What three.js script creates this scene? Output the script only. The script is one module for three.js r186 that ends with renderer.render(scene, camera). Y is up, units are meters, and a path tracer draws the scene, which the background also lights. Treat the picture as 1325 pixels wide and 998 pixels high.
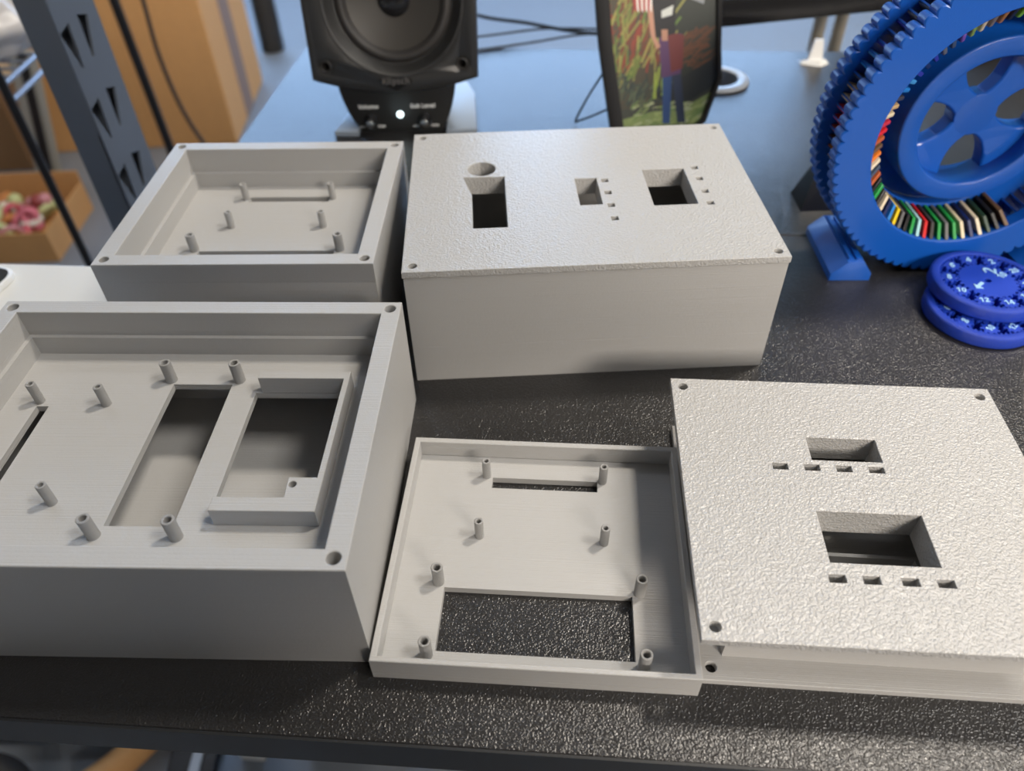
import * as THREE from 'three';
import { RoundedBoxGeometry } from 'three/addons/geometries/RoundedBoxGeometry.js';
import { ConvexGeometry } from 'three/addons/geometries/ConvexGeometry.js';
import { mergeGeometries, toCreasedNormals } from 'three/addons/utils/BufferGeometryUtils.js';
import { RectAreaLightUniformsLib } from 'three/addons/lights/RectAreaLightUniformsLib.js';
import { FontLoader } from 'three/addons/loaders/FontLoader.js';
import { MarchingCubes } from 'three/addons/objects/MarchingCubes.js';
import { TextGeometry } from 'three/addons/geometries/TextGeometry.js';

// ---------------------------------------------------------------- camera, sky, lights, exposure
const scene = new THREE.Scene();
const camera = new THREE.PerspectiveCamera(53.83, 1325 / 998, 0.02, 60);
{
  const pitch = 0.7673, roll = -0.0219;                       // radians below the horizon, and the tilt of the hand
  const right = new THREE.Vector3(Math.cos(roll), Math.sin(roll) * Math.cos(pitch), -Math.sin(roll) * Math.sin(pitch));
  const fwd = new THREE.Vector3(0, -Math.sin(pitch), -Math.cos(pitch));
  const up = new THREE.Vector3().crossVectors(right, fwd);
  camera.position.set(0, 0.2856, 0);
  camera.quaternion.setFromRotationMatrix(new THREE.Matrix4().makeBasis(right, up, fwd.clone().negate()));
  camera.focus = 0.33;
  camera.userData.fStop = 7.5;
}
scene.add(camera);
const renderer = new THREE.WebGLRenderer({ antialias: true });
renderer.toneMapping = THREE.LinearToneMapping;
renderer.toneMappingExposure = 0.9;
renderer.shadowMap.enabled = true;
renderer.shadowMap.type = THREE.PCFSoftShadowMap;
RectAreaLightUniformsLib.init();
scene.background = new THREE.Color().setRGB(3.9, 6.2, 9.9);   // overcast daylight, seen only through the window
const CEIL = 3.0, FLOOR = -0.74;
// ceiling panels: [x, z, width, depth, colour, radiance, label]
const PANELS = [
  [1.5, -1.15, 0.35, 0.35, [1, 0.91, 0.79], 215, 'small bright warm ceiling light panel right of the desk'],
  [2.1, 0.3, 1.0, 1.0, [1, 0.95, 0.88], 23, 'square ceiling light panel right of the person with the phone'],
  [-1.6, -2.3, 1.5, 0.4, [0.95, 0.96, 1], 7, 'long cool ceiling light panel above the cardboard cartons'],
];

// lamp panel on the wall behind the photographer: x, y, width, height, colour, radiance
const WALL_LAMP = [1.7, 1.95, 1.8, 0.8, [1, 0.9, 0.79], 50];

// ---------------------------------------------------------------- helpers
let seed = 7;
const rnd = () => { seed = (seed * 1664525 + 1013904223) >>> 0; return seed / 4294967296; };
const taken = {};
function numbered(n) { const k = taken[n] = (taken[n] ?? -1) + 1; return k ? `${n}_${String(k).padStart(3, '0')}` : n; }
function tag(o, label, category, group) { o.userData.label = label; o.userData.category = category; if (group) o.userData.group = group; return o; }
function lit(m) { m.castShadow = true; m.receiveShadow = true; return m; }
function thing(name, label, category, [x, y, z] = [0, 0, 0], turn = 0, group) {
  const o = new THREE.Group(); o.name = numbered(name); o.position.set(x, y, z); o.rotation.y = turn; scene.add(o);
  return tag(o, label, category, group);
}
function part(name, geo, mat, parent) { const m = lit(new THREE.Mesh(geo, mat)); m.name = name; parent.add(m); return m; }
function single(name, geo, mat, label, category, [x, y, z] = [0, 0, 0], turn = 0, group) {
  const m = lit(new THREE.Mesh(geo, mat)); m.name = numbered(name); m.position.set(x, y, z); m.rotation.y = turn; scene.add(m);
  return tag(m, label, category, group);
}
function struct(name, geo, mat) { const m = lit(new THREE.Mesh(geo, mat)); m.name = name; m.userData.kind = 'structure'; scene.add(m); return m; }
const clean = g => { const n = g.index ? g.toNonIndexed() : g; for (const k of Object.keys(n.attributes)) if (!['position', 'normal', 'uv'].includes(k)) n.deleteAttribute(k); n.clearGroups?.(); n.groups = []; return n; };
const merge = (...gs) => mergeGeometries(gs.flat().map(clean), false);
// uv in metres from the face's main direction
function boxUV(g) {
  g = clean(g); const p = g.attributes.position, n = g.attributes.normal, uv = new Float32Array(p.count * 2);
  for (let i = 0; i < p.count; i += 3) {
    let ax = 0, ay = 0, az = 0;
    for (let k = 0; k < 3; k++) { ax += n.getX(i + k); ay += n.getY(i + k); az += n.getZ(i + k); }
    ax = Math.abs(ax); ay = Math.abs(ay); az = Math.abs(az);
    for (let k = 0; k < 3; k++) {
      const x = p.getX(i + k), y = p.getY(i + k), z = p.getZ(i + k);
      const [a, b] = ay >= ax && ay >= az ? [x, -z] : ax >= az ? [z, y] : [x, y];
      uv[2 * (i + k)] = a; uv[2 * (i + k) + 1] = b;
    }
  }
  g.setAttribute('uv', new THREE.BufferAttribute(uv, 2)); return g;
}
const bx = (x0, x1, y0, y1, z0, z1, r = 0) => {
  const g = r ? new RoundedBoxGeometry(x1 - x0, y1 - y0, z1 - z0, 2, r) : new THREE.BoxGeometry(x1 - x0, y1 - y0, z1 - z0);
  g.translate((x0 + x1) / 2, (y0 + y1) / 2, (z0 + z1) / 2); return boxUV(g);
};
const M3 = v => v / 1000;
const poly = pts => pts.map(([a, b]) => new THREE.Vector2(M3(a), M3(b)));
const rect = (a, b, c, d) => [[a, b], [c, b], [c, d], [a, d]];
const circle = (a, b, r, n = 28) => Array.from({ length: n }, (_, i) => [a + r * Math.cos(i / n * 2 * Math.PI), b + r * Math.sin(i / n * 2 * Math.PI)]);
// a horizontal slab in millimetres: outline in (u right, v back), holes, from height y0 to y1
function slab(outline, holes, y0, y1, b = 0.25) {
  const s = new THREE.Shape(poly(outline)); for (const h of holes) s.holes.push(new THREE.Path(poly(h)));
  const d = M3(y1 - y0), bv = M3(b);
  const g = new THREE.ExtrudeGeometry(s, b ? { depth: d - 2 * bv, bevelEnabled: true, bevelThickness: bv, bevelSize: bv, bevelOffset: -bv, bevelSegments: 1, curveSegments: 12 } : { depth: d, bevelEnabled: false });
  g.translate(0, 0, M3(y0) + (b ? bv : 0)); g.rotateX(-Math.PI / 2);
  return boxUV(toCreasedNormals(g, 0.5));
}
function extrude(pts, depth, b = 0, holes = [], seg = 12, bs = 2) {       // metres, in x/y, front face at z = 0, going back
  const s = pts instanceof THREE.Shape ? pts : new THREE.Shape(pts.map(([x, y]) => new THREE.Vector2(x, y)));
  for (const h of holes) s.holes.push(new THREE.Path(h.map(([x, y]) => new THREE.Vector2(x, y))));
  const g = new THREE.ExtrudeGeometry(s, b ? { depth: depth - 2 * b, bevelEnabled: true, bevelThickness: b, bevelSize: b, bevelOffset: -b, bevelSegments: bs, curveSegments: seg } : { depth, bevelEnabled: false, curveSegments: seg });
  g.translate(0, 0, -depth + b); return boxUV(toCreasedNormals(g, 0.6));
}
const V = (x, y, z) => new THREE.Vector3(x, y, z);
const tube = (pts, r, n = 40, k = 8) => clean(new THREE.TubeGeometry(new THREE.CatmullRomCurve3(pts.map(p => V(...p))), n, r, k, false));
const bar = (a, b, r, k = 10) => { const A = V(...a), B = V(...b), g = new THREE.CylinderGeometry(r, r, A.distanceTo(B), k); g.applyQuaternion(new THREE.Quaternion().setFromUnitVectors(V(0, 1, 0), B.clone().sub(A).normalize())); g.translate(...A.add(B).multiplyScalar(0.5).toArray()); return clean(g); };
const lathe = (pts, n = 32) => clean(new THREE.LatheGeometry(pts.map(([x, y]) => new THREE.Vector2(x, y)), n));
const hull = pts => boxUV(new ConvexGeometry(pts.map(p => V(...p))));

// ---------------------------------------------------------------- textures
function noiseField(n, octaves, seed0) {           // tileable value noise, 0..1
  const out = new Float32Array(n * n);
  for (const [cells, amp] of octaves) {
    let s = seed0 + cells * 977; const r = () => { s = (s * 1664525 + 1013904223) >>> 0; return s / 4294967296; };
    const g = Float32Array.from({ length: cells * cells }, r);
    for (let y = 0; y < n; y++) for (let x = 0; x < n; x++) {
      const fx = x / n * cells, fy = y / n * cells, x0 = Math.floor(fx), y0 = Math.floor(fy);
      let u = fx - x0, v = fy - y0; u = u * u * (3 - 2 * u); v = v * v * (3 - 2 * v);
      const x1 = (x0 + 1) % cells, y1 = (y0 + 1) % cells;
      out[y * n + x] += amp * ((g[y0 * cells + x0] * (1 - u) + g[y0 * cells + x1] * u) * (1 - v) + (g[y1 * cells + x0] * (1 - u) + g[y1 * cells + x1] * u) * v - 0.5);
    }
  }
  let lo = 1e9, hi = -1e9; for (const v of out) { lo = Math.min(lo, v); hi = Math.max(hi, v); }
  return out.map(v => (v - lo) / (hi - lo));
}
function dataTex(n, f, size, srgb = false) {        // f(i, x, y) -> 0..1 or [r,g,b]; size = metres per tile
  const d = new Uint8Array(n * n * 4);
  for (let i = 0; i < n * n; i++) { const v = f(i, i % n, Math.floor(i / n)), c = Array.isArray(v) ? v : [v, v, v]; for (let k = 0; k < 3; k++) d[4 * i + k] = Math.max(0, Math.min(255, Math.round(c[k] * 255))); d[4 * i + 3] = 255; }
  const t = new THREE.DataTexture(d, n, n); t.wrapS = t.wrapT = THREE.RepeatWrapping; t.magFilter = THREE.LinearFilter; t.minFilter = THREE.LinearMipmapLinearFilter; t.generateMipmaps = true;
  if (srgb) t.colorSpace = THREE.SRGBColorSpace; t.repeat.set(1 / size, 1 / size); t.needsUpdate = true; return t;
}
const N = 512;
const grainA = noiseField(N, [[60, 1], [110, 0.8], [24, 0.1]], 11);      // textured print bed
const grainB = noiseField(N, [[90, 1], [150, 0.7], [40, 0.2]], 29);       // desk laminate
const fine = noiseField(N, [[170, 1], [90, 0.6], [20, 0.3]], 41);
const lines = Float32Array.from({ length: N }, rnd);
const bedBump = dataTex(N, i => Math.pow(grainA[i], 1.6), 0.05);
const layerBump = dataTex(N, (i, x, y) => 0.5 + 0.55 * (lines[y] - 0.5) * (0.6 + 0.4 * fine[i]) + 0.25 * (fine[i] - 0.5), 0.09);
const deskBump = dataTex(N, i => Math.pow(grainB[i], 1.3), 0.055);
const fineBump = dataTex(N, i => fine[i], 0.05);
const cardTex = dataTex(N, (i, x, y) => { const k = 0.93 + 0.07 * fine[i] - 0.03 * (lines[x] > 0.8 ? 1 : 0); return [0.82 * k, 0.62 * k, 0.4 * k]; }, 0.3, true);

// ---------------------------------------------------------------- materials
const std = (r, g, b, rough, o = {}) => { const m = new THREE.MeshStandardMaterial({ roughness: rough, ...o }); m.color.setRGB(r, g, b); return m; };
const phys = (r, g, b, rough, o = {}) => { const m = new THREE.MeshPhysicalMaterial({ roughness: rough, ...o }); m.color.setRGB(r, g, b); return m; };
const greyBed = std(0.47, 0.465, 0.455, 0.3, { bumpMap: bedBump, bumpScale: 0.00034 });
const greyLayer = std(0.47, 0.465, 0.455, 0.5, { bumpMap: layerBump, bumpScale: 0.0002 });
const deskMat = phys(0.02, 0.019, 0.019, 0.28, { ior: 1.6, bumpMap: deskBump, bumpScale: 0.00026 });
const deskEdge = std(0.012, 0.013, 0.015, 0.5);
const blackPlastic = std(0.018, 0.018, 0.018, 0.38, { bumpMap: fineBump, bumpScale: 0.00005 });
const blackGloss = std(0.012, 0.012, 0.013, 0.12);
const blackRubber = std(0.022, 0.02, 0.019, 0.55);
const postPaint = std(0.085, 0.1, 0.125, 0.5, { bumpMap: fineBump, bumpScale: 0.00008 });
const blackMetal = std(0.008, 0.008, 0.01, 0.35, { metalness: 0.2 });
const chrome = std(0.62, 0.62, 0.6, 0.18, { metalness: 1 });
const blueSilk = phys(0.003, 0.085, 0.43, 0.38, { clearcoat: 0.35, clearcoatRoughness: 0.15, bumpMap: fineBump, bumpScale: 0.00006 });
const blueMatte = phys(0.012, 0.052, 0.47, 0.36, { bumpMap: fineBump, bumpScale: 0.00008 });
const paleBlue = std(0.36, 0.62, 0.9, 0.5);
const card = std(1, 1, 1, 0.85, { map: cardTex });
const whiteMelamine = std(0.7, 0.69, 0.65, 0.35);
const whitePlastic = std(0.78, 0.78, 0.76, 0.45);
const wallPaint = std(0.17, 0.165, 0.155, 0.9, { bumpMap: fineBump, bumpScale: 0.0003 });
const floorMat = std(0.2, 0.225, 0.26, 0.5, { bumpMap: fineBump, bumpScale: 0.0002 });
const beige = std(0.42, 0.36, 0.27, 0.5);

// ---------------------------------------------------------------- the room
struct('floor', bx(-4, 4, FLOOR - 0.1, FLOOR, -5, 3), floorMat);
struct('ceiling', bx(-4, 4, CEIL, CEIL + 0.1, -5, 3), wallPaint);
struct('wall_left', bx(-4.1, -4, FLOOR, CEIL, -5, 3), wallPaint);
struct('wall_right', bx(4, 4.1, FLOOR, CEIL, -5, 3), wallPaint);
struct('wall_front', bx(-4, 4, FLOOR, CEIL, 3, 3.1), wallPaint);
const WX0 = -3.2, WX1 = 2.2, WY0 = 0.25, WY1 = 2.05;
struct('wall_back', merge(bx(-4, WX0, FLOOR, CEIL, -5.1, -5), bx(WX1, 4, FLOOR, CEIL, -5.1, -5), bx(WX0, WX1, FLOOR, WY0, -5.1, -5), bx(WX0, WX1, WY1, CEIL, -5.1, -5)), wallPaint);
{
  const fr = [bx(WX0, WX1, WY0, WY0 + 0.05, -5.08, -5.02), bx(WX0, WX1, WY1 - 0.05, WY1, -5.08, -5.02)];
  for (let k = 0; k <= 3; k++) { const x = WX0 + (WX1 - WX0) * k / 3; fr.push(bx(Math.max(WX0, x - 0.03), Math.min(WX1, x + 0.03), WY0 + 0.05, WY1 - 0.05, -5.08, -5.02)); }
  const w = struct('window_1', merge(fr), std(0.5, 0.5, 0.5, 0.5));
  for (let k = 0; k < 3; k++) {
    const a = WX0 + (WX1 - WX0) * k / 3 + 0.03, b = WX0 + (WX1 - WX0) * (k + 1) / 3 - 0.03;
    const g = new THREE.PlaneGeometry(b - a, WY1 - WY0 - 0.1); g.translate((a + b) / 2, (WY0 + WY1) / 2, -5.05);
    part('pane', g, phys(1, 1, 1, 0, { transmission: 1, thickness: 0, ior: 1.45 }), w);
  }
}
for (const [x, z, w, d, c, k, label] of PANELS) {
  const t = thing('ceiling_light', label, 'ceiling light', [x, CEIL, z]);
  part('frame', merge(bx(-w / 2 - 0.02, w / 2 + 0.02, -0.02, 0, -d / 2 - 0.02, -d / 2), bx(-w / 2 - 0.02, w / 2 + 0.02, -0.02, 0, d / 2, d / 2 + 0.02), bx(-w / 2 - 0.02, -w / 2, -0.02, 0, -d / 2, d / 2), bx(w / 2, w / 2 + 0.02, -0.02, 0, -d / 2, d / 2)), whitePlastic, t);
  const em = new THREE.MeshStandardMaterial({ color: 0xffffff, emissive: new THREE.Color().setRGB(...c), emissiveIntensity: 2 });
  part('diffuser', bx(-w / 2, w / 2, -0.012, -0.002, -d / 2, d / 2), em, t);
  const L = new THREE.RectAreaLight(new THREE.Color().setRGB(...c), k, w, d);
  L.position.set(x, CEIL - 0.022, z); L.lookAt(x, 0, z); scene.add(L);
}

{
  const [x, y, w, h, c, k] = WALL_LAMP, t = thing('wall_light', 'bright warm light panel on the wall behind the person with the phone', 'wall light', [x, y, 3], Math.PI);
  part('frame', merge(bx(-w / 2 - 0.02, w / 2 + 0.02, -h / 2 - 0.02, -h / 2, 0.0005, 0.03), bx(-w / 2 - 0.02, w / 2 + 0.02, h / 2, h / 2 + 0.02, 0.0005, 0.03), bx(-w / 2 - 0.02, -w / 2, -h / 2, h / 2, 0.0005, 0.03), bx(w / 2, w / 2 + 0.02, -h / 2, h / 2, 0.0005, 0.03)), whitePlastic, t);
  const em = new THREE.MeshStandardMaterial({ color: 0xffffff, emissive: new THREE.Color().setRGB(...c), emissiveIntensity: 2 });
  part('diffuser', bx(-w / 2, w / 2, -h / 2, h / 2, 0.001, 0.02), em, t);
  const L = new THREE.RectAreaLight(new THREE.Color().setRGB(...c), k, w, h);
  L.position.set(x, y, 2.965); L.lookAt(x, y, 0); scene.add(L);
}

// ---------------------------------------------------------------- the desk: two boards with a seam
const DESK = [-0.2601, 0, -0.1277], DA = 0.084;
{
  const d = thing('desk', 'black textured desk top of two boards carrying the grey printed boxes', 'desk', DESK, -DA);
  part('front_board', bx(0, 1.5, -0.02, 0, -0.3442, 0, 0.0005), deskMat, d);
  part('edge_band', bx(0, 1.5, -0.02, -0.0002, 0.0001, 0.0012), deskEdge, d);
  const hole = circle(403.5, 602, 26, 40);
  part('back_board', slab(rect(0, 345, 1500, 676), [hole], -20, 0, 1.2), deskMat, d);
  const legs = [[0.02, -0.5], [1.44, -0.5], [0.02, -0.64], [1.44, -0.64]];
  for (const [x, z] of legs) part('leg', bx(x, x + 0.045, FLOOR, -0.045, z, z + 0.045), blackMetal, d);
  part('frame_rail', merge(bx(0.02, 1.485, -0.045, -0.0205, -0.64, -0.6), bx(0.02, 1.485, -0.045, -0.0205, -0.5, -0.455)), blackMetal, d);
}
const onDesk = (u, y, v) => [DESK[0] + u * Math.cos(DA) + v * Math.sin(DA), y, DESK[2] + u * Math.sin(DA) - v * Math.cos(DA)];

// ---------------------------------------------------------------- grey printed boxes
function standoffGeo(h, r = 2.7, bore = 1.5) {
  const q = M3;
  return lathe([[q(bore), q(0.6)], [q(bore), q(h - 0.3)], [q(bore + 0.3), q(h)], [q(r - 0.25), q(h)], [q(r), q(h - 0.25)], [q(r), q(0)]], 28);
}
function standoffs(list, y, h, parent, sizes) {
  list.forEach(([u, v], i) => { const m = part('standoff', standoffGeo(h, ...(sizes?.[i] ?? [])), greyLayer, parent); m.position.set(M3(u), M3(y), -M3(v)); });
}
const corners = (w, d, k) => [[k, k], [w - k, k], [w - k, d - k], [k, d - k]];
// open box: wide rim with screw holes, a narrow ledge inside, floor plate part of the way down, hollow below
function openBox(name, label, pos, a, w, d, h, o) {
  const t = thing(name, label, 'box', pos, -a);
  const m = o.rim, l = o.ledge, s = o.step;
  const gs = [
    slab(rect(0, 0, w, d), [rect(m, m, w - m, d - m), ...corners(w, d, 5).map(c => circle(...c, o.hole))], h - 12, h, 0.3),
    slab(rect(0.0, 0.0, w, d), [rect(m, m, w - m, d - m)], l, h - 11.7, 0),
    slab(rect(0.0, 0.0, w, d), [rect(m + s, m + s, w - m - s, d - m - s)], o.floor, l, 0),
    slab(rect(0.0, 0.0, w, d), o.openings, o.floor - 3.2, o.floor, 0),
    slab(rect(0, 0, w, d), [rect(3, 3, w - 3, d - 3)], 0, o.floor - 3.2, 0),
    slab(rect(1, 1, w - 1, d - 1), [], 0.1, 3, 0),
  ];
  part('shell', merge(gs), greyLayer, t);
  return t;
}
{
  const w = 190.5, d = 146.4;
  // in the front left box u runs from its left side; the front right corner was measured, hence the shift
  const a = 0.0407, p = [-0.0572 - M3(w) * Math.cos(a), 0, -0.1408 - M3(w) * Math.sin(a)];
  const U = u => w + u;
  const box = openBox('enclosure_box', 'largest open grey box at the front left, with two wide cut-outs in its floor', p, a, w, d, 65.2,
    { rim: 8.7, ledge: 51.3, step: 2.1, floor: 41, hole: 2.7, openings: [[[U(-164.6), 30], [U(-158.9), 30], [U(-158.9), 99.4], [U(-164.6), 99.4]], rect(U(-106.2), 34, U(-78.4), 114.4), [[U(-65.8), 41.8], [U(-34.3), 41.8], [U(-34.8), 51.8], [U(-23.3), 51.8], [U(-23.3), 109], [U(-65.8), 109]]] });
  standoffs([[U(-164.1), 102.5], [U(-132.5), 101], [U(-107.9), 117.2], [U(-75.5), 117.2], [U(-131.7), 45.1], [U(-107.9), 29.4], [U(-75.2), 29.2]], 41, 11.4, box,
    [[2.1, 1.0], [2.1, 1.0], [2.6, 1.45], [2.6, 1.45], [2.1, 1.0], [2.6, 1.45], [2.6, 1.45]]);
  const fr = part('screen_frame', slab([[U(-62.2), 35], [U(-20.8), 35], [U(-20.8), 113.6], [U(-62.6), 113.6], [U(-62.6), 109], [U(-23.3), 109], [U(-23.3), 51.8], [U(-34.8), 51.8], [U(-34.3), 41.8], [U(-62.2), 41.8]], [circle(U(-32.4), 48.2, 1.6)], 41, 50.6, 0.2), greyLayer, box);
}
{
  const w = 144.3, d = 133.4;
  const box = openBox('enclosure_box', 'smaller open grey box at the back left, behind the largest open box', [-0.213, 0, -0.3233], 0.0278, w, d, 65.2,
    { rim: 9, ledge: 50, step: 2.2, floor: 40.5, hole: 2.5, openings: [rect(47.5, 103.2, 98, 108.6), rect(33, 20, 111.5, 48.7)] });
  standoffs([[45.6, 106.5], [100.2, 106.8], [45.3, 74], [100.4, 74.1], [30.4, 49.8], [114.6, 49.8]], 40.5, 10.6, box, [[2.1, 1], [2.1, 1], [2.1, 1], [2.1, 1], [2.6, 1.4], [2.6, 1.4]]);
}
{ // shallow tray
  const w = 124.5, d = 113.6, h = 13.4, f = 3.6;
  const t = thing('enclosure_tray', 'shallow grey tray with eight posts and a rectangular window in its floor', 'tray', [-0.0563, 0, -0.1347], -0.0819);
  part('shell', merge(
    slab(rect(0, 0, w, d), [rect(2.6, 2.2, w - 2.6, d - 2.8)], f, h, 0.3),
    slab(rect(0, 0, w, d), [rect(38.3, 92.2, 87.7, 98.4), rect(22.9, 10.2, 101.4, 38.6)], 0, f, 0.0),
  ), greyLayer, t);
  standoffs([[35.5, 99.2], [90.2, 98.6], [35.3, 65], [90.2, 64.4], [20.3, 41], [104.4, 40.2], [20, 8.4], [104.3, 8]], f, 11.2, t, [[2, 0.95], [2, 0.95], [2, 0.95], [2, 0.95], [2.45, 1.4], [2.45, 1.4], [2.45, 1.4], [2.45, 1.4]]);
}
// lid: thin plate with screw holes and deep-walled windows below it
function lidGeo(w, d, y1, t, windows, squares, depth, k, r, lip) {
  const gs = [slab(rect(0, 0, w, d), [...windows, ...squares, ...corners(w, d, k).map(c => circle(...c, r))], y1 - t, y1, 0.2)];
  const grow = (p, g) => { const cx = p.reduce((s, q) => s + q[0], 0) / p.length, cy = p.reduce((s, q) => s + q[1], 0) / p.length; return p.map(([x, y]) => [x + Math.sign(x - cx) * g, y + Math.sign(y - cy) * g]); };
  for (const p of windows) gs.push(slab(grow(p, 1.6), [p], y1 - depth, y1 - t + 0.2, 0));
  for (const p of squares) gs.push(slab(grow(p, 0.9), [p], y1 - depth * 0.6, y1 - t + 0.2, 0));
  if (lip) gs.push(slab(rect(lip, lip, w - lip, d - lip), [rect(lip + 2.6, lip + 2.6, w - lip - 2.6, d - lip - 2.6)], y1 - depth, y1 - t + 0.1, 0));
  return merge(gs);
}
{ // closed box with lid
  const w = 190, d = 145.7, h = 72, t = 3.7;
  const box = thing('enclosure_box', 'tall closed grey box at the back, its lid cut with a round hole and windows', 'box', [-0.0521, 0, -0.3013], 0.0337);
  part('shell', merge(slab(rect(0.5, 0.5, w - 0.5, d - 0.5), [rect(8.7, 8.7, w - 9.2, d - 9.2)], 45, h - t - 0.35, 0), slab(rect(0.5, 0.5, w - 0.5, d - 0.5), [rect(3.5, 3.5, w - 3.5, d - 3.5)], 3, 45, 0), slab(rect(0.5, 0.5, w - 0.5, d - 0.5), [], 0, 3, 0)), greyLayer, box);
  const sq = (u, v) => rect(u - 1.9, v - 1.9, u + 1.9, v + 1.9);
  const main = [[34.9, 36.5], [53, 36.5], [53.4, 89.2], [30, 89.9], [34.8, 70]];
  const wins = [main, rect(92.7, 55.3, 104.9, 83.8), rect(132, 52, 155.8, 91)];
  const squares = [[109.3, 80.7], [109.3, 67.5], [109.2, 54.2], [109.2, 41], [162.4, 91.4], [162.4, 78.8], [162.4, 65], [162.4, 52.6]].map(p => sq(...p));
  const lid = part('lid', merge(
    slab(rect(0, 0, w, d), [...wins, ...squares, circle(40.7, 99, 8, 40), ...corners(w, d, 5.2).map(c => circle(...c, 2.2))], h - t, h, 0.2),
    slab(circle(40.7, 99, 9.4, 40), [circle(40.7, 99, 8, 40)], h - 10.6, h - t + 0.2, 0),
    slab([[34.9, 35], [54.6, 35], [54.9, 90.2], [28.6, 90.5], [34.8, 68]], [main], h - 10.7, h - t + 0.2, 0),
    slab(rect(91, 53.7, 106.5, 85.4), [wins[1]], h - 10.1, h - t + 0.2, 0), slab(rect(130.4, 50.4, 157.4, 92.6), [wins[2]], h - 11.1, h - t + 0.2, 0),
    squares.map(p => slab([[p[0][0] - 0.8, p[0][1] - 0.8], [p[1][0] + 0.8, p[1][1] - 0.8], [p[2][0] + 0.8, p[2][1] + 0.8], [p[3][0] - 0.8, p[3][1] + 0.8]], [p], h - 6, h - t + 0.2, 0)),
    slab(rect(9.6, 9.6, w - 10.2, d - 10.2), [rect(12, 12, w - 12.6, d - 12.6)], h - 9, h - t + 0.1, 0),
  ), greyBed, box);
}
{ // two loose lids, one on the other
  const w = 144.3, d = 132.1;
  const low = thing('cover_plate', 'lower grey lid lying upside down, mostly covered by the lid on top', 'lid', [0.0685, 0, -0.1294], -0.0896);
  part('plate', slab(rect(0, 0, w, d), [rect(51.3, 29, 91.8, 52), ...corners(w, d, 5.3).map(c => circle(...c, 2.2))], 0, 3.4, 0.2), greyLayer, low);
  part('window_wall', slab(rect(49.6, 27.3, 93.5, 53.7), [rect(51.3, 29, 91.8, 52)], 3.3, 13.4, 0), greyLayer, low);
  part('lip', slab(rect(9.8, 10, w - 9.8, d - 10), [rect(12.4, 12.6, w - 12.4, d - 12.6)], 3.3, 34.6, 0.1), greyLayer, low);
  const top = thing('cover_plate', 'upper grey lid with two windows and eight small slots, lying on another lid', 'lid', [0.0638, 0, -0.1273], -0.0827);
  const wins = [rect(51.3, 34.1, 91.8, 57.9), rect(55.3, 84.7, 84.4, 97.5)];
  const squares = [49.2, 61.6, 75.5, 88.2].map(u => rect(u, 25.5, u + 6.3, 29)).concat([38.2, 51.3, 64.4, 77.6].map(u => rect(u, 78.8, u + 6.3, 82.2)));
  part('plate', lidGeo(w, d, 38.5, 3.6, wins, squares, 13.4, 5.3, 2.2, 0), greyBed, top);
}

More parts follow.
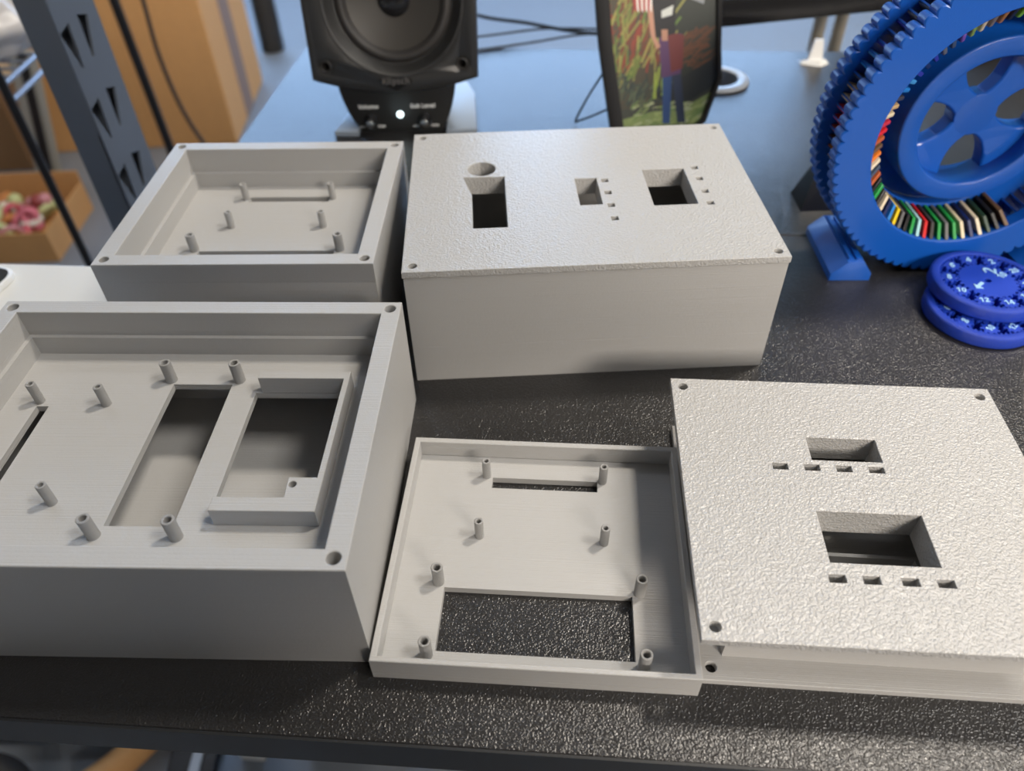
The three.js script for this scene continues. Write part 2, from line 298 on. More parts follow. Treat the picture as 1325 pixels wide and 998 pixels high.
// ---------------------------------------------------------------- loudspeaker
const font = await new FontLoader().loadAsync('fonts/droid/droid_sans_bold.typeface.json');
function text(str, size, depth) { const g = new TextGeometry(str, { font, size, depth, curveSegments: 3, bevelEnabled: false }); g.computeBoundingBox(); const b = g.boundingBox; g.translate(-(b.min.x + b.max.x) / 2, -(b.min.y + b.max.y) / 2, 0); return clean(g); }
{
  const t = thing('loudspeaker', 'black desktop loudspeaker with a round cone and a lit control panel below', 'loudspeaker', [-0.0857, 0, -0.600]);
  // pedestal with the control panel
  const ped = new THREE.Shape(); ped.moveTo(-0.048, 0.046); ped.quadraticCurveTo(-0.0455, 0.018, -0.034, 0.004); ped.lineTo(0.034, 0.004); ped.quadraticCurveTo(0.0435, 0.018, 0.047, 0.046); ped.lineTo(-0.048, 0.046);
  part('control_panel', extrude(ped, 0.05, 0.0015), blackPlastic, t);
  part('base', merge(hull([[-0.037, 0, -0.004], [-0.037, 0, -0.06], [0.037, 0, -0.06], [0.037, 0, -0.004], [-0.034, 0.0045, -0.004], [0.034, 0.0045, -0.004], [0.034, 0.0045, -0.06], [-0.034, 0.0045, -0.06]])), blackPlastic, t);
  const foot = pts => { const g = extrude(pts, 0.0045, 0.001); g.rotateX(-Math.PI / 2); g.translate(0, 0.0045, 0); return g; };
  part('foot', foot([[-0.056, -0.003], [-0.0355, -0.005], [-0.0355, 0.06], [-0.044, 0.06]]), std(0.26, 0.3, 0.35, 0.4), t);
  part('foot', foot([[0.0365, -0.005], [0.0615, -0.003], [0.058, 0.07], [0.046, 0.11], [0.0365, 0.11]]), std(0.26, 0.3, 0.35, 0.4), t);
  for (const [x, lab] of [[-0.0245, 'Volume'], [0.0195, 'Sub Level']]) {
    const k = part('knob', lathe([[0.0055, 0], [0.0055, 0.002], [0.0042, 0.0026], [0.004, 0.009], [0.0034, 0.0098], [0, 0.0098]], 24).rotateX(Math.PI / 2), blackGloss, t); k.position.set(x, 0.0125, 0);
    const cap = part('knob_cap', lathe([[0.0032, 0], [0.003, 0.0007], [0, 0.0009]], 20).rotateX(Math.PI / 2), chrome, k); cap.position.z = 0.0098;
    const g = part('lettering', text(lab, 0.0032, 0.0003), whitePlastic, t); g.position.set(x - 0.001, 0.0235, 0);
    const mx = part('lettering', text('max', 0.0022, 0.0003), whitePlastic, t); mx.position.set(x + 0.0078, 0.0068, 0);
    const mn = part('lettering', text('min', 0.0018, 0.0003), whitePlastic, t); mn.position.set(x - 0.0078, 0.0068, 0);
  }
  const led = new THREE.MeshStandardMaterial({ color: 0xffffff, emissive: new THREE.Color().setRGB(0.75, 0.95, 1), emissiveIntensity: 3 });
  const l = part('power_light', lathe([[0.0028, 0], [0.0024, 0.0012], [0.0012, 0.0019], [0, 0.0021]], 20).rotateX(Math.PI / 2), led, t); l.position.set(-0.0005, 0.0165, 0);
  const pl = new THREE.PointLight(new THREE.Color().setRGB(0.75, 0.95, 1), 0.0006, 1); pl.position.set(-0.0862, 0.0165, -0.5955); scene.add(pl);
  // head, tilted back
  const head = new THREE.Group(); head.name = 'cabinet_head'; head.position.set(0, 0.0365, 0.006); head.rotation.x = -0.21; t.add(head);
  const sh = new THREE.Shape(); sh.moveTo(-0.0655, 0.0105); sh.quadraticCurveTo(-0.035, 0.001, 0, 0); sh.quadraticCurveTo(0.035, 0.001, 0.0645, 0.0105);
  sh.lineTo(0.0675, 0.2); sh.lineTo(-0.068, 0.2); sh.lineTo(-0.0655, 0.0105);
  const CY = 0.0655;
  sh.holes.push(new THREE.Path(circle(0.003, 0, 1).map(([x, y]) => new THREE.Vector2(0.002 + 0.0515 * x + 0 * y, CY + 0.0515 * y)).map(p => p)));
  for (const [x, y] of [[-0.0535, 0.0205], [0.0525, 0.0205]]) sh.holes.push(new THREE.Path(circle(0, 0, 0.0045, 20).map(([a, b]) => new THREE.Vector2(x + a, y + b))));
  part('baffle', extrude(sh, 0.016, 0.0022, [], 16), blackPlastic, head);
  part('rear_shell', hull([[-0.063, 0.012, -0.0155], [0.062, 0.012, -0.0155], [0.064, 0.198, -0.0155], [-0.064, 0.198, -0.0155], [-0.03, 0.02, -0.1], [0.03, 0.02, -0.1], [0.04, 0.19, -0.11], [-0.04, 0.19, -0.11]]), blackPlastic, head);
  const w = (pts, name, mat) => { const m = part(name, lathe(pts, 64).rotateX(Math.PI / 2), mat, head); m.position.set(0.002, CY, 0); return m; };
  w([[0.0535, 0.0008], [0.052, 0.0012], [0.0505, -0.001], [0.046, -0.007], [0.0445, -0.0075]], 'trim_ring', blackPlastic);
  w([[0.0445, -0.0075], [0.043, -0.0062], [0.0405, -0.0048], [0.038, -0.0058], [0.0355, -0.009]], 'surround', blackRubber);
  w([[0.0355, -0.009], [0.03, -0.0105], [0.02, -0.0125], [0.012, -0.0135]], 'cone', std(0.03, 0.027, 0.023, 0.45));
  w([[0.0125, -0.0135], [0.0115, -0.0118], [0.008, -0.0095], [0.004, -0.0085], [0, -0.0082]], 'dust_cap', blackGloss);
  for (const [x, y] of [[-0.0535, 0.0205], [0.0525, 0.0205]]) { const s = part('grille_socket', lathe([[0.0046, -0.0005], [0.0036, 0.0008], [0.003, -0.001], [0.0028, -0.01], [0, -0.01]], 20).rotateX(Math.PI / 2), blackRubber, head); s.position.set(x, y, 0); }
  const badge = part('badge', extrude([[-0.0125, 0.003], [0.0125, 0.003], [0.0125, -0.001], [0.006, -0.0035], [0, -0.0062], [-0.006, -0.0035], [-0.0125, -0.001]], 0.0009, 0.0003), blackGloss, head); badge.position.set(0, 0.0082, 0.0007);
  const bt = part('lettering', text('Klipsch', 0.0046, 0.0006), std(0.09, 0.085, 0.08, 0.3), badge); bt.position.set(0, 0.0004, 0);
}

// ---------------------------------------------------------------- picture frame
{
  const tilt = Math.PI * 14 / 180, t = thing('picture_frame', 'black easel photo frame with a person standing among red and green plants', 'picture frame', [0.1, 0, -0.588]);
  const g = new THREE.Group(); g.name = 'front'; g.rotation.x = -tilt; t.add(g);
  const X = x => x - 0.1;
  const outer = [[X(0.0852), 0.002], [X(0.1560), 0.004], [X(0.1622), 0.0092], [X(0.1714), 0.0422], [X(0.1685), 0.064], [X(0.158), 0.17], [X(0.0605), 0.17], [X(0.0729), 0.0675]];
  const inner = [[X(0.0958), 0.0062], [X(0.1535), 0.0075], [X(0.1588), 0.0115], [X(0.1674), 0.0425], [X(0.1648), 0.064], [X(0.1545), 0.164], [X(0.0725), 0.164], [X(0.0838), 0.0672]];
  part('frame', extrude(outer, 0.008, 0.0008, [inner]), std(0.006, 0.006, 0.007, 0.75), g);
  // the print
  const cv = document.createElement('canvas'); cv.width = 512; cv.height = 864; const c = cv.getContext('2d');
  const x0 = X(0.066), x1 = X(0.172), y0 = 0, y1 = 0.17, px = (x, y) => [(X(x) - x0) / (x1 - x0) * 512, (1 - (y - y0) / (y1 - y0)) * 864];
  const fillP = (col, pts) => { c.fillStyle = col; c.beginPath(); pts.forEach((p, i) => { const q = px(...p); i ? c.lineTo(...q) : c.moveTo(...q); }); c.closePath(); c.fill(); };
  c.fillStyle = '#3c4038'; c.fillRect(0, 0, 512, 864);
  fillP('#4a4436', [[0.06, 0.17], [0.125, 0.17], [0.13, 0.02], [0.06, 0.02]]);
  fillP('#2c322c', [[0.13, 0.17], [0.172, 0.17], [0.172, 0.045], [0.13, 0.03]]);
  const blot = (x, y, w, h, cols, n, len, ang) => { for (let i = 0; i < n; i++) { const p = px(x + (rnd() - 0.5) * w, y + (rnd() - 0.5) * h), a = ang + (rnd() - 0.5) * 0.9, l = len * (0.5 + rnd()); c.strokeStyle = cols[Math.floor(rnd() * cols.length)]; c.lineWidth = 3 + rnd() * 7; c.lineCap = 'round'; c.beginPath(); c.moveTo(...p); c.quadraticCurveTo(p[0] + Math.cos(a) * l * 0.5 + (rnd() - 0.5) * 20, p[1] + Math.sin(a) * l * 0.5, p[0] + Math.cos(a) * l, p[1] + Math.sin(a) * l); c.stroke(); } };
  blot(0.1, 0.075, 0.045, 0.06, ['#7a3a2c', '#8a3c2e', '#6a4030', '#70482f'], 160, 60, -1.4);
  blot(0.147, 0.06, 0.025, 0.03, ['#5c3a24', '#66402a', '#523a28'], 60, 45, -0.6);
  blot(0.103, 0.075, 0.05, 0.08, ['#6f7a3c', '#8a8848', '#5f7a38', '#9a9450'], 90, 90, -1.3);
  blot(0.11, 0.028, 0.05, 0.02, ['#2f3a38', '#39443c', '#56634a'], 90, 40, -1.2);
  fillP('#23292a', [[0.118, 0.03], [0.16, 0.055], [0.172, 0.06], [0.172, 0.04], [0.14, 0.02]]);
  fillP('#7f9058', [[0.09, 0], [0.172, 0], [0.168, 0.034], [0.14, 0.018], [0.12, 0.018], [0.095, 0.012]]);
  blot(0.135, 0.012, 0.07, 0.022, ['#8a9c5e', '#9aa86c', '#6f8850', '#b0b890'], 140, 34, -0.5);
  blot(0.122, 0.05, 0.008, 0.05, ['#7f9a3a', '#9aaa48'], 14, 110, -1.4);
  // the person: legs, coat, arm, striped flag
  fillP('#2b4a7c', [[0.1245, 0.045], [0.132, 0.046], [0.1335, 0.008], [0.1275, 0.008]]);
  fillP('#28344c', [[0.132, 0.046], [0.139, 0.047], [0.146, 0.0085], [0.1395, 0.0085]]);
  fillP('#5a3a62', [[0.119, 0.075], [0.137, 0.075], [0.139, 0.046], [0.124, 0.043]]);
  fillP('#6e3030', [[0.126, 0.076], [0.139, 0.074], [0.14, 0.05], [0.131, 0.047]]);
  fillP('#1c1d22', [[0.112, 0.13], [0.128, 0.13], [0.132, 0.075], [0.117, 0.072], [0.111, 0.09]]);
  fillP('#c09078', [[0.108, 0.1], [0.112, 0.1], [0.117, 0.073], [0.1215, 0.066], [0.1185, 0.064], [0.113, 0.074]]);
  fillP('#b98a72', [[0.121, 0.078], [0.126, 0.078], [0.1265, 0.07], [0.122, 0.07]]);
  fillP('#cfd2cc', [[0.12, 0.091], [0.129, 0.095], [0.1285, 0.088], [0.1205, 0.086]]);
  for (let i = 0; i < 8; i++) fillP(i % 2 ? '#e8e2dc' : '#a83236', [[0.094 + i * 0.0022, 0.125], [0.0962 + i * 0.0022, 0.125], [0.1015 + i * 0.0016, 0.09], [0.0998 + i * 0.0016, 0.092]]);
  fillP('#b88870', [[0.116, 0.146], [0.126, 0.146], [0.126, 0.132], [0.116, 0.132]]);
  fillP('#8a8f94', [[0.14, 0.13], [0.156, 0.13], [0.152, 0.095], [0.138, 0.1]]);
  const tx = new THREE.CanvasTexture(cv); tx.colorSpace = THREE.SRGBColorSpace;
  const pg = new THREE.PlaneGeometry(x1 - x0 - 0.0, y1 - y0); // clipped to the frame's inside by its outline
  const s = new THREE.Shape(inner.map(([x, y]) => new THREE.Vector2(x, y))), sg = new THREE.ShapeGeometry(s); const uv = sg.attributes.uv;
  for (let i = 0; i < uv.count; i++) uv.setXY(i, (sg.attributes.position.getX(i) - x0) / (x1 - x0), (sg.attributes.position.getY(i) - y0) / (y1 - y0));
  sg.translate(0, 0, -0.003);
  const pm = new THREE.MeshPhysicalMaterial({ map: tx, roughness: 0.5 });
  part('photo', sg, pm, g);
  part('backing', extrude(inner, 0.003).translate(0, 0, -0.0045), blackPlastic, g);
  part('easel_wire', tube([[0.0769 - 0.1, 0.044, -0.0155], [0.0655 - 0.1, 0.02, -0.022], [0.0577 - 0.1, 0.0016, -0.0225], [0.0595 - 0.1, 0.003, -0.0215], [0.07 - 0.1, 0.0085, -0.018], [0.0844 - 0.1, 0.0165, -0.0145]], 0.0009, 60), blackMetal, t);
}

// ---------------------------------------------------------------- computer screen above the desk
{
  const yaw = 0.213, t = thing('computer_screen', 'black computer screen whose lower edge hangs above the rear of the desk', 'screen', [0.1523, 0.06, -0.647], yaw);
  part('bezel', extrude([[0, 0], [0.5, 0], [0.5, 0.3], [0, 0.3]], 0.022, 0.002, [[[0.018, 0.0225], [0.018, 0.285], [0.485, 0.285], [0.485, 0.0225]]]), blackGloss, t);
  const em = new THREE.MeshStandardMaterial({ color: 0x10181c, roughness: 0.2, emissive: new THREE.Color().setRGB(0.06, 0.24, 0.42), emissiveIntensity: 1 });
  part('screen', bx(0.017, 0.486, 0.0215, 0.286, -0.006, -0.003), em, t);
  part('rear_cover', bx(0.01, 0.49, 0.01, 0.29, -0.034, -0.0221, 0.004), blackPlastic, t);
  part('stand', merge(bar([0.36, 0.15, -0.06], [0.36, -0.0595, -0.06], 0.016, 20), bar([0.36, 0.15, -0.03], [0.36, 0.15, -0.062], 0.02, 20), bx(0.3, 0.42, -0.0598, -0.052, -0.1, -0.02, 0.003)), blackPlastic, t);
}

// ---------------------------------------------------------------- grommet, clip, tubes, cables
{
  const p = onDesk(0.4035, 0, 0.602);
  const g = thing('desk_grommet', 'pale round cable grommet set into the rear desk board', 'grommet', p);
  part('ring', lathe([[0.0255, -0.019], [0.0255, 0.0005], [0.0205, 0.0012], [0.0205, 0.003], [0.026, 0.0032], [0.03, 0.0022], [0.0305, 0.0002], [0.026, 0.0001]], 48), std(0.5, 0.52, 0.55, 0.35), g);
  const c = onDesk(0.52, 0, 0.645);
  const k = thing('cable_clip', 'small white plastic clip at the far edge of the desk', 'clip', [0.2936, 0, -0.731]);
  part('foot', hull([[-0.013, 0, 0.004], [0.004, 0, 0.011], [0.014, 0, 0.004], [0.014, 0, -0.006], [-0.013, 0, -0.006], [-0.011, 0.003, 0.002], [0.004, 0.004, 0.007], [0.011, 0.003, 0]]), whitePlastic, k);
  part('post', hull([[-0.006, 0.002, 0.002], [0.008, 0.002, 0.002], [-0.006, 0.002, -0.005], [0.008, 0.002, -0.005], [-0.002, 0.02, -0.002], [0.006, 0.02, -0.002], [-0.002, 0.02, -0.005], [0.006, 0.02, -0.005]]), whitePlastic, k);
  for (const [i, x] of [[0, 0.398], [1, 0.424]].entries()) single('metal_tube', bar([x[1], FLOOR, -1.0], [x[1], 0.3, -1.0], 0.008, 16), beige, i ? 'right of the two beige upright tubes behind the desk' : 'left of the two beige upright tubes behind the desk', 'tube');
}
{
  const cab = std(0.01, 0.01, 0.011, 0.5);
  single('speaker_cable', tube([[-0.09, 0.03, -0.87], [-0.0288, 0.004, -0.8705], [0.0228, 0.003, -0.847], [0.0703, 0.0025, -0.8205], [0.1, 0.002, -0.812], [0.2, 0.0018, -0.80]], 0.0019), cab, 'black cable leaving the loudspeaker highest and running behind the photo frame', 'cable');
  single('speaker_cable', tube([[-0.06, 0.0015, -0.81], [-0.0277, 0.0013, -0.814], [0.0387, 0.0013, -0.8325], [0.06, 0.0013, -0.833], [0.1, 0.0013, -0.828]], 0.0012), cab, 'thin middle cable between the loudspeaker and the photo frame', 'cable');
  single('speaker_cable', tube([[-0.06, 0.0015, -0.775], [-0.0271, 0.0013, -0.778], [0.0293, 0.0013, -0.7955], [0.07, 0.0013, -0.811], [0.11, 0.0013, -0.818]], 0.0012), cab, 'lowest thin cable curving from the loudspeaker towards the photo frame', 'cable');
}

// ---------------------------------------------------------------- filament swatch wheel
{
  const C = [0.2709, 0.0905, -0.3924], az = 0.0571, R = 0.0873, NT = 84;
  const t = thing('swatch_wheel', 'large glossy blue printed wheel holding coloured plastic swatches', 'wheel', C, az);
  const ring = (ri, ph) => { // scalloped outside, smooth inside; outline in metres
    const o = []; const n = NT * 14;
    for (let i = 0; i < n; i++) { const a = i / n * 2 * Math.PI, f = (i / 14 + ph) % 1; const r = R + 0.0028 * Math.sqrt(Math.max(0, 1 - Math.pow(Math.abs(f - 0.5) / 0.47, 2))); o.push([r * Math.cos(a), r * Math.sin(a)]); }
    return extrude(o, 0.009, 0.0007, [circle(0, 0, ri, 120)], 12, 1);
  };
  part('front_ring', ring(0.0685, 0), blueSilk, t);
  part('rear_ring', ring(0.0592, 0).translate(0, 0, -0.0281), blueSilk, t);
  // slot combs between the rings
  const comb = [];
  for (let i = 0; i < NT; i++) { const a = (i + 0.5) / NT * 2 * Math.PI; const g = bx(0.0715, 0.0835, -0.00045, 0.00045, -0.028, -0.0088); g.rotateZ(a); comb.push(g); }
  const cm = part('slot_dividers', merge(comb), blueSilk, t); cm.userData.kind = 'stuff';
  // inner spoked wheel
  const band = lathe([[0.059, -0.0365], [0.0485, -0.036], [0.0485, -0.0150], [0.047, -0.0135], [0.0385, -0.0135], [0.037, -0.015], [0.037, -0.036], [0.059, -0.0371]], 120).rotateX(Math.PI / 2);
  part('inner_ring', band, blueSilk, t);
  const hubG = lathe([[0.0, -0.025], [0.0115, -0.025], [0.0125, -0.026], [0.0125, -0.036], [0, -0.036]], 60).rotateX(Math.PI / 2);
  part('hub', hubG, blueSilk, t);
  for (let k = 0; k < 4; k++) {
    const s = new THREE.Shape(); s.moveTo(0.006, -0.0085); s.bezierCurveTo(0.017, -0.0045, 0.026, -0.0065, 0.0378, -0.021); s.lineTo(0.0378, 0.021); s.bezierCurveTo(0.026, 0.0065, 0.017, 0.0045, 0.006, 0.0085); s.lineTo(0.006, -0.0085);
    const g = extrude(s, 0.0115, 0.0018, [], 18, 3).translate(0, 0, -0.0252); g.rotateZ((k * 90 + 52) * Math.PI / 180);
    part('spoke', g, blueSilk, t);
  }
  // swatches
  const P = { orange: [0.75, 0.2, 0.02], rust: [0.45, 0.1, 0.025], black: [0.015, 0.015, 0.016], lime: [0.22, 0.5, 0.02], amber: [0.4, 0.17, 0.02], taupe: [0.2, 0.16, 0.12], cream: [0.7, 0.6, 0.4], olive: [0.24, 0.36, 0.03], purple: [0.2, 0.08, 0.45], slate: [0.06, 0.08, 0.12], grey: [0.14, 0.14, 0.14], indigo: [0.03, 0.03, 0.35], 'light blue': [0.06, 0.3, 0.65], blue: [0.02, 0.2, 0.6], tan: [0.55, 0.38, 0.17], red: [0.6, 0.02, 0.02], crimson: [0.5, 0.03, 0.05], brown: [0.14, 0.08, 0.04], green: [0.02, 0.3, 0.06], ivory: [0.72, 0.62, 0.45], yellow: [0.8, 0.55, 0.01], turquoise: [0.35, 0.62, 0.65], charcoal: [0.05, 0.045, 0.045], navy: [0.01, 0.02, 0.1], 'dark green': [0.02, 0.05, 0.03], white: [0.75, 0.75, 0.72], pink: [0.7, 0.2, 0.3], teal: [0.02, 0.25, 0.28] };
  const order = ['white', 'teal', 'brown', 'pink', 'orange', 'rust', 'black', 'lime', 'black', 'amber', 'taupe', 'cream', 'olive', 'purple', 'slate', 'grey', 'indigo', 'navy', 'indigo', 'light blue', 'blue', 'charcoal', 'tan', 'cream', 'crimson', 'red', 'rust', 'brown', 'orange', 'ivory', 'slate', 'rust', 'black', 'green', 'charcoal', 'ivory', 'navy', 'blue', 'yellow', 'grey', 'black', 'green', 'turquoise', 'red', 'charcoal', 'green', 'grey', 'green', 'cream', 'navy', 'ivory', 'dark green', 'black', 'brown'];
  // plate in the plane of radius (x) and axle (z): a blunt point towards the hub
  const prof = [[0.0682, -0.0012], [0.0604, -0.0078], [0.0598, -0.0277], [0.083, -0.0277], [0.083, -0.0093], [0.0682, -0.0093]];
  const sg = extrude(prof.map(([r, z]) => [r, z]), 0.0022, 0.00035, [], 4, 1); sg.translate(0, 0, 0.0011); sg.rotateX(Math.PI / 2); // (r, z) -> x, z
  const mats = {}; const seen = {};
  const q = new THREE.Quaternion().setFromAxisAngle(V(0, 1, 0), az);
  order.forEach((name, i) => {
    const ang = (71 + i * 360 / NT) * Math.PI / 180;
    mats[name] ??= std(...P[name], 0.35);
    const m = lit(new THREE.Mesh(sg, mats[name])); m.name = numbered('colour_swatch');
    m.position.set(...C); m.quaternion.copy(q).multiply(new THREE.Quaternion().setFromAxisAngle(V(0, 0, 1), ang)); scene.add(m);
    const a = order[i - 1], b = order[i + 1];
    const label = a && b ? `${name} plastic swatch in the blue wheel, between the ${a} one and the ${b} one` : a ? `${name} plastic swatch in the blue wheel, last below the ${a} one on the right` : `${name} plastic swatch in the blue wheel, first beside the ${b} one at the top`;
    tag(m, label, 'swatch', 'filament swatches in the blue wheel'); seen[label] = (seen[label] ?? 0) + 1;
  });
  for (const k in seen) if (seen[k] > 1) console.log('same label', k);
}
// wheel stand: two blue cradle feet, one black wedge behind
function cradle(label, p, turn, len) {
  const t = thing('wheel_foot', label, 'foot', p, turn);
  const g = extrude([[-0.0125, 0], [0.0125, 0], [0.0125, 0.005], [0.006, 0.0135], [-0.004, 0.0135], [-0.0125, 0.005]], len, 0.0006);
  part('cradle_bar', g, blueSilk, t);
  part('rib', merge(bx(-0.003, -0.0012, 0.0132, 0.0148, -len * 0.95, -0.003), bx(0.0016, 0.0034, 0.0132, 0.0148, -len * 0.95, -0.003)), blueSilk, t);
}
cradle('left blue cradle foot of the swatch wheel, nearest the closed box', [0.2117, 0, -0.3838], -0.03, 0.055);
cradle('right blue cradle foot of the swatch wheel, behind the round dials', [0.3315, 0, -0.3885], 0.06, 0.055);
single('wedge_foot', hull([[-0.011, 0, 0.012], [0.013, 0, 0.012], [0.013, 0, -0.014], [-0.011, 0, -0.014], [-0.002, 0.022, -0.002], [0.012, 0.024, -0.002], [0.012, 0.024, -0.012], [-0.002, 0.022, -0.012]]), blackPlastic, 'black wedge on the desk behind the blue wheel', 'wedge', [0.2165, 0, -0.478]);

// ---------------------------------------------------------------- two stacked gear dials
function gearPts(r, teeth, depth, ph = 0) {
  const o = []; for (let i = 0; i < teeth; i++) for (const [f, k] of [[0, 0], [0.18, 0], [0.32, 1], [0.62, 1], [0.76, 0]]) { const a = (i + f + ph) / teeth * 2 * Math.PI; o.push([(r + k * depth) * Math.cos(a), (r + k * depth) * Math.sin(a)]); } return o;
}
function dial(label, p, turn) {
  const t = thing('gear_dial', label, 'dial', p, turn, 'stacked blue gear dials');
  const Rm = 31.3;
  part('housing', merge(
    lathe([[0.0262, 0.0008], [0.0262, 0.0074], [0.0268, 0.0080], [0.0296, 0.0080], [0.0313, 0.0066], [0.0313, 0.0012], [0.0306, 0.0001], [0.0262, 0.0001]], 96),
    slab(circle(0, 0, 27, 60), [], 0.1, 1.2, 0)), blueMatte, t);
  const teeth = []; for (let i = 0; i < 60; i++) { const a = i / 60 * 2 * Math.PI; const g = bx(0.0248, 0.0265, 0.0012, 0.0072, -0.00055, 0.00055); g.rotateY(a); teeth.push(g); }
  part('inner_teeth', merge(teeth), blueMatte, t);
  part('centre_gear', slab(gearPts(15.6, 30, 1.5), [circle(0, 0, 2, 20)], 1.2, 7.4, 0.2), blueMatte, t);
  const flat = (g, x, z, rot, y) => { g.rotateZ(rot); g.rotateX(-Math.PI / 2); g.translate(x, y, z); return g; };
  const cg = t.children[t.children.length - 1];
  const big = part('number', flat(text('2', 0.0075, 0.0005), 0.0052, -0.0093, 1.25, 0.0073), paleBlue, cg);
  part('number', flat(text('10', 0.0042, 0.0005), 0.0102, -0.0045, 0.6, 0.0073), paleBlue, cg);
  const ar = extrude([[-0.004, 0], [-0.001, 0.003], [-0.001, 0.001], [0.004, 0.001], [0.004, -0.001], [-0.001, -0.001], [-0.001, -0.003]], 0.0005); ar.translate(0, 0, 0.0005);
  part('arrow', flat(ar, -0.0073, 0.0049, 0.7, 0.0073), paleBlue, cg);
  [20, 2, 4, 6, 8, 10, 12, 14, 16, 18].forEach((n, i) => {
    const a = (24 + 36 * i) * Math.PI / 180, x = 0.0213 * Math.cos(a), z = -0.0213 * Math.sin(a);
    const g = slab(gearPts(4.0, 9, 1.3, i * 0.3), [], 1.2, 7.4, 0.15); g.translate(x, 0, z);
    const pg = part('planet_gear', g, blueMatte, t);
    part('number', flat(text(String(n), n > 9 ? 0.0037 : 0.0042, 0.0005), x, z, 0.25 * Math.cos(a), 0.0073), paleBlue, pg);
  });
}
dial('lower blue number dial of the stack of two, resting on the desk', [0.2754, 0, -0.3471], 0.9);
dial('upper blue number dial with toothed gears, lying on a second dial', [0.2805, 0.0088, -0.3595], 0);

// ---------------------------------------------------------------- left side: white table, tablet, slotted post
{
  const t = thing('side_table', 'white side table top left of the desk behind the front box', 'table', DESK, -DA);
  part('tabletop', bx(-0.6, -0.001, -0.022, -0.0015, -0.291, 0.2, 0.002), whiteMelamine, t);
  for (const [x, z] of [[-0.58, -0.27], [-0.12, -0.27], [-0.58, 0.15], [-0.12, 0.15]]) part('leg', bx(x, x + 0.03, FLOOR, -0.022, z, z + 0.03), whitePlastic, t);
  const tb = thing('tablet', 'dark tablet with a white border at the corner of the white table', 'tablet', [-0.3185, -0.0013, -0.4131], -0.2);
  const rr = (w, h, r) => { const s = new THREE.Shape(); s.moveTo(-w, r); s.lineTo(-w, h - r); s.quadraticCurveTo(-w, h, -w + r, h); s.lineTo(-r, h); s.quadraticCurveTo(0, h, 0, h - r); s.lineTo(0, r); s.quadraticCurveTo(0, 0, -r, 0); s.lineTo(-w + r, 0); s.quadraticCurveTo(-w, 0, -w, r); return s; };
  const cs = extrude(rr(0.16, 0.1, 0.012), 0.004, 0.0006); cs.translate(0, -0.1, 0.004); cs.rotateX(-Math.PI / 2);
  part('case', cs, whitePlastic, tb);
  const gl = extrude(rr(0.156, 0.096, 0.0105), 0.0006); gl.translate(-0.002, -0.098, 0.0044); gl.rotateX(-Math.PI / 2);
  part('screen', gl, std(0.03, 0.028, 0.026, 0.25), tb);
}
{
  const t = thing('slotted_post', 'dark grey steel post with pairs of wedge-shaped slots, left of the grey boxes', 'post', [-0.335, 0, -0.6]);
  const top = 0.75, D = 0.0705;
  part('front_flange', bx(-0.0245, 0, FLOOR, top, -0.002, 0, 0.0008), postPaint, t);
  part('back_flange', bx(-0.0245, -0.002, FLOOR, top, -0.0705, -0.0685), postPaint, t);
  part('left_flange', bx(-0.0245, -0.0225, FLOOR, top, -0.0685, -0.002), postPaint, t);
  // side flange in (depth, height) with slots
  const pts = [[-0.0195, 0], [-0.0015, -0.0028], [-0.0135, -0.0318], [-0.0165, -0.0335]], pts2 = [[-0.0362, 0.0008], [-0.0527, -0.0048], [-0.0392, -0.0325], [-0.0358, -0.0317]];
  const s = new THREE.Shape([[0, FLOOR], [-D, FLOOR], [-D, top], [0, top]].map(p => new THREE.Vector2(...p)));
  for (let k = -7; k < 9; k++) { const y = 0.0863 + k * 0.0585; for (const q of [pts, pts2]) s.holes.push(new THREE.Path(q.map(([a, b]) => new THREE.Vector2(a, y + b)))); }
  const g = new THREE.ExtrudeGeometry(s, { depth: 0.002, bevelEnabled: false }); g.rotateY(-Math.PI / 2); // x(depth) -> z, thickness towards -x
  part('side_flange', boxUV(g), postPaint, t);
}
// ---------------------------------------------------------------- wire shelf at far left
{
  const t = thing('wire_shelf', 'wire shelf with black poles at the far left edge', 'shelf', [0, 0, 0]);
  part('pole', bar([-0.5925, FLOOR, -0.9], [-0.5925, 0.6, -0.9], 0.0055, 14), blackMetal, t);
  part('pole', bar([-1.1, FLOOR, -0.9], [-1.1, 0.6, -0.9], 0.0055, 14), blackMetal, t);
  part('pole', bar([-1.1, FLOOR, -1.12], [-1.1, 0.6, -1.12], 0.0055, 14), blackMetal, t);
  const steel = std(0.3, 0.34, 0.42, 0.3, { metalness: 0.5 });
  part('rail', bar([-1.1, -0.0735, -0.9], [-0.5925, -0.0735, -0.9], 0.0035), steel, t);
  part('rail', bar([-0.5925, -0.072, -0.9], [-0.596, -0.072, -1.12], 0.0035), steel, t);
  part('rail', bar([-0.5925, -0.092, -0.9], [-0.596, -0.092, -1.12], 0.0035), steel, t);
  part('rail', bar([-1.1, -0.072, -1.12], [-0.596, -0.072, -1.12], 0.0035), steel, t);
  for (let k = 1; k < 9; k++) part('shelf_wire', bar([-1.1, -0.071, -0.9 - k * 0.024], [-0.594, -0.071, -0.9 - k * 0.024], 0.0018, 6), steel, t);
  const bag = new THREE.SphereGeometry(1, 36, 24), p = bag.attributes.position;
  for (let i = 0; i < p.count; i++) { const x = p.getX(i), y = p.getY(i), z = p.getZ(i), k = 1 + 0.1 * Math.sin(7 * x + 3 * z) * Math.sin(6 * y + 2) + 0.06 * Math.sin(13 * z + 5 * x); p.setXYZ(i, x * k * 0.075, Math.max(-0.036, y * k * 0.05), z * k * 0.06); }
  bag.computeVertexNormals();
  single('plastic_bag', clean(bag), std(0.62, 0.6, 0.6, 0.3), 'crumpled pale plastic bag lying on the wire shelf', 'bag', [-0.665, -0.032, -1.0]);
}
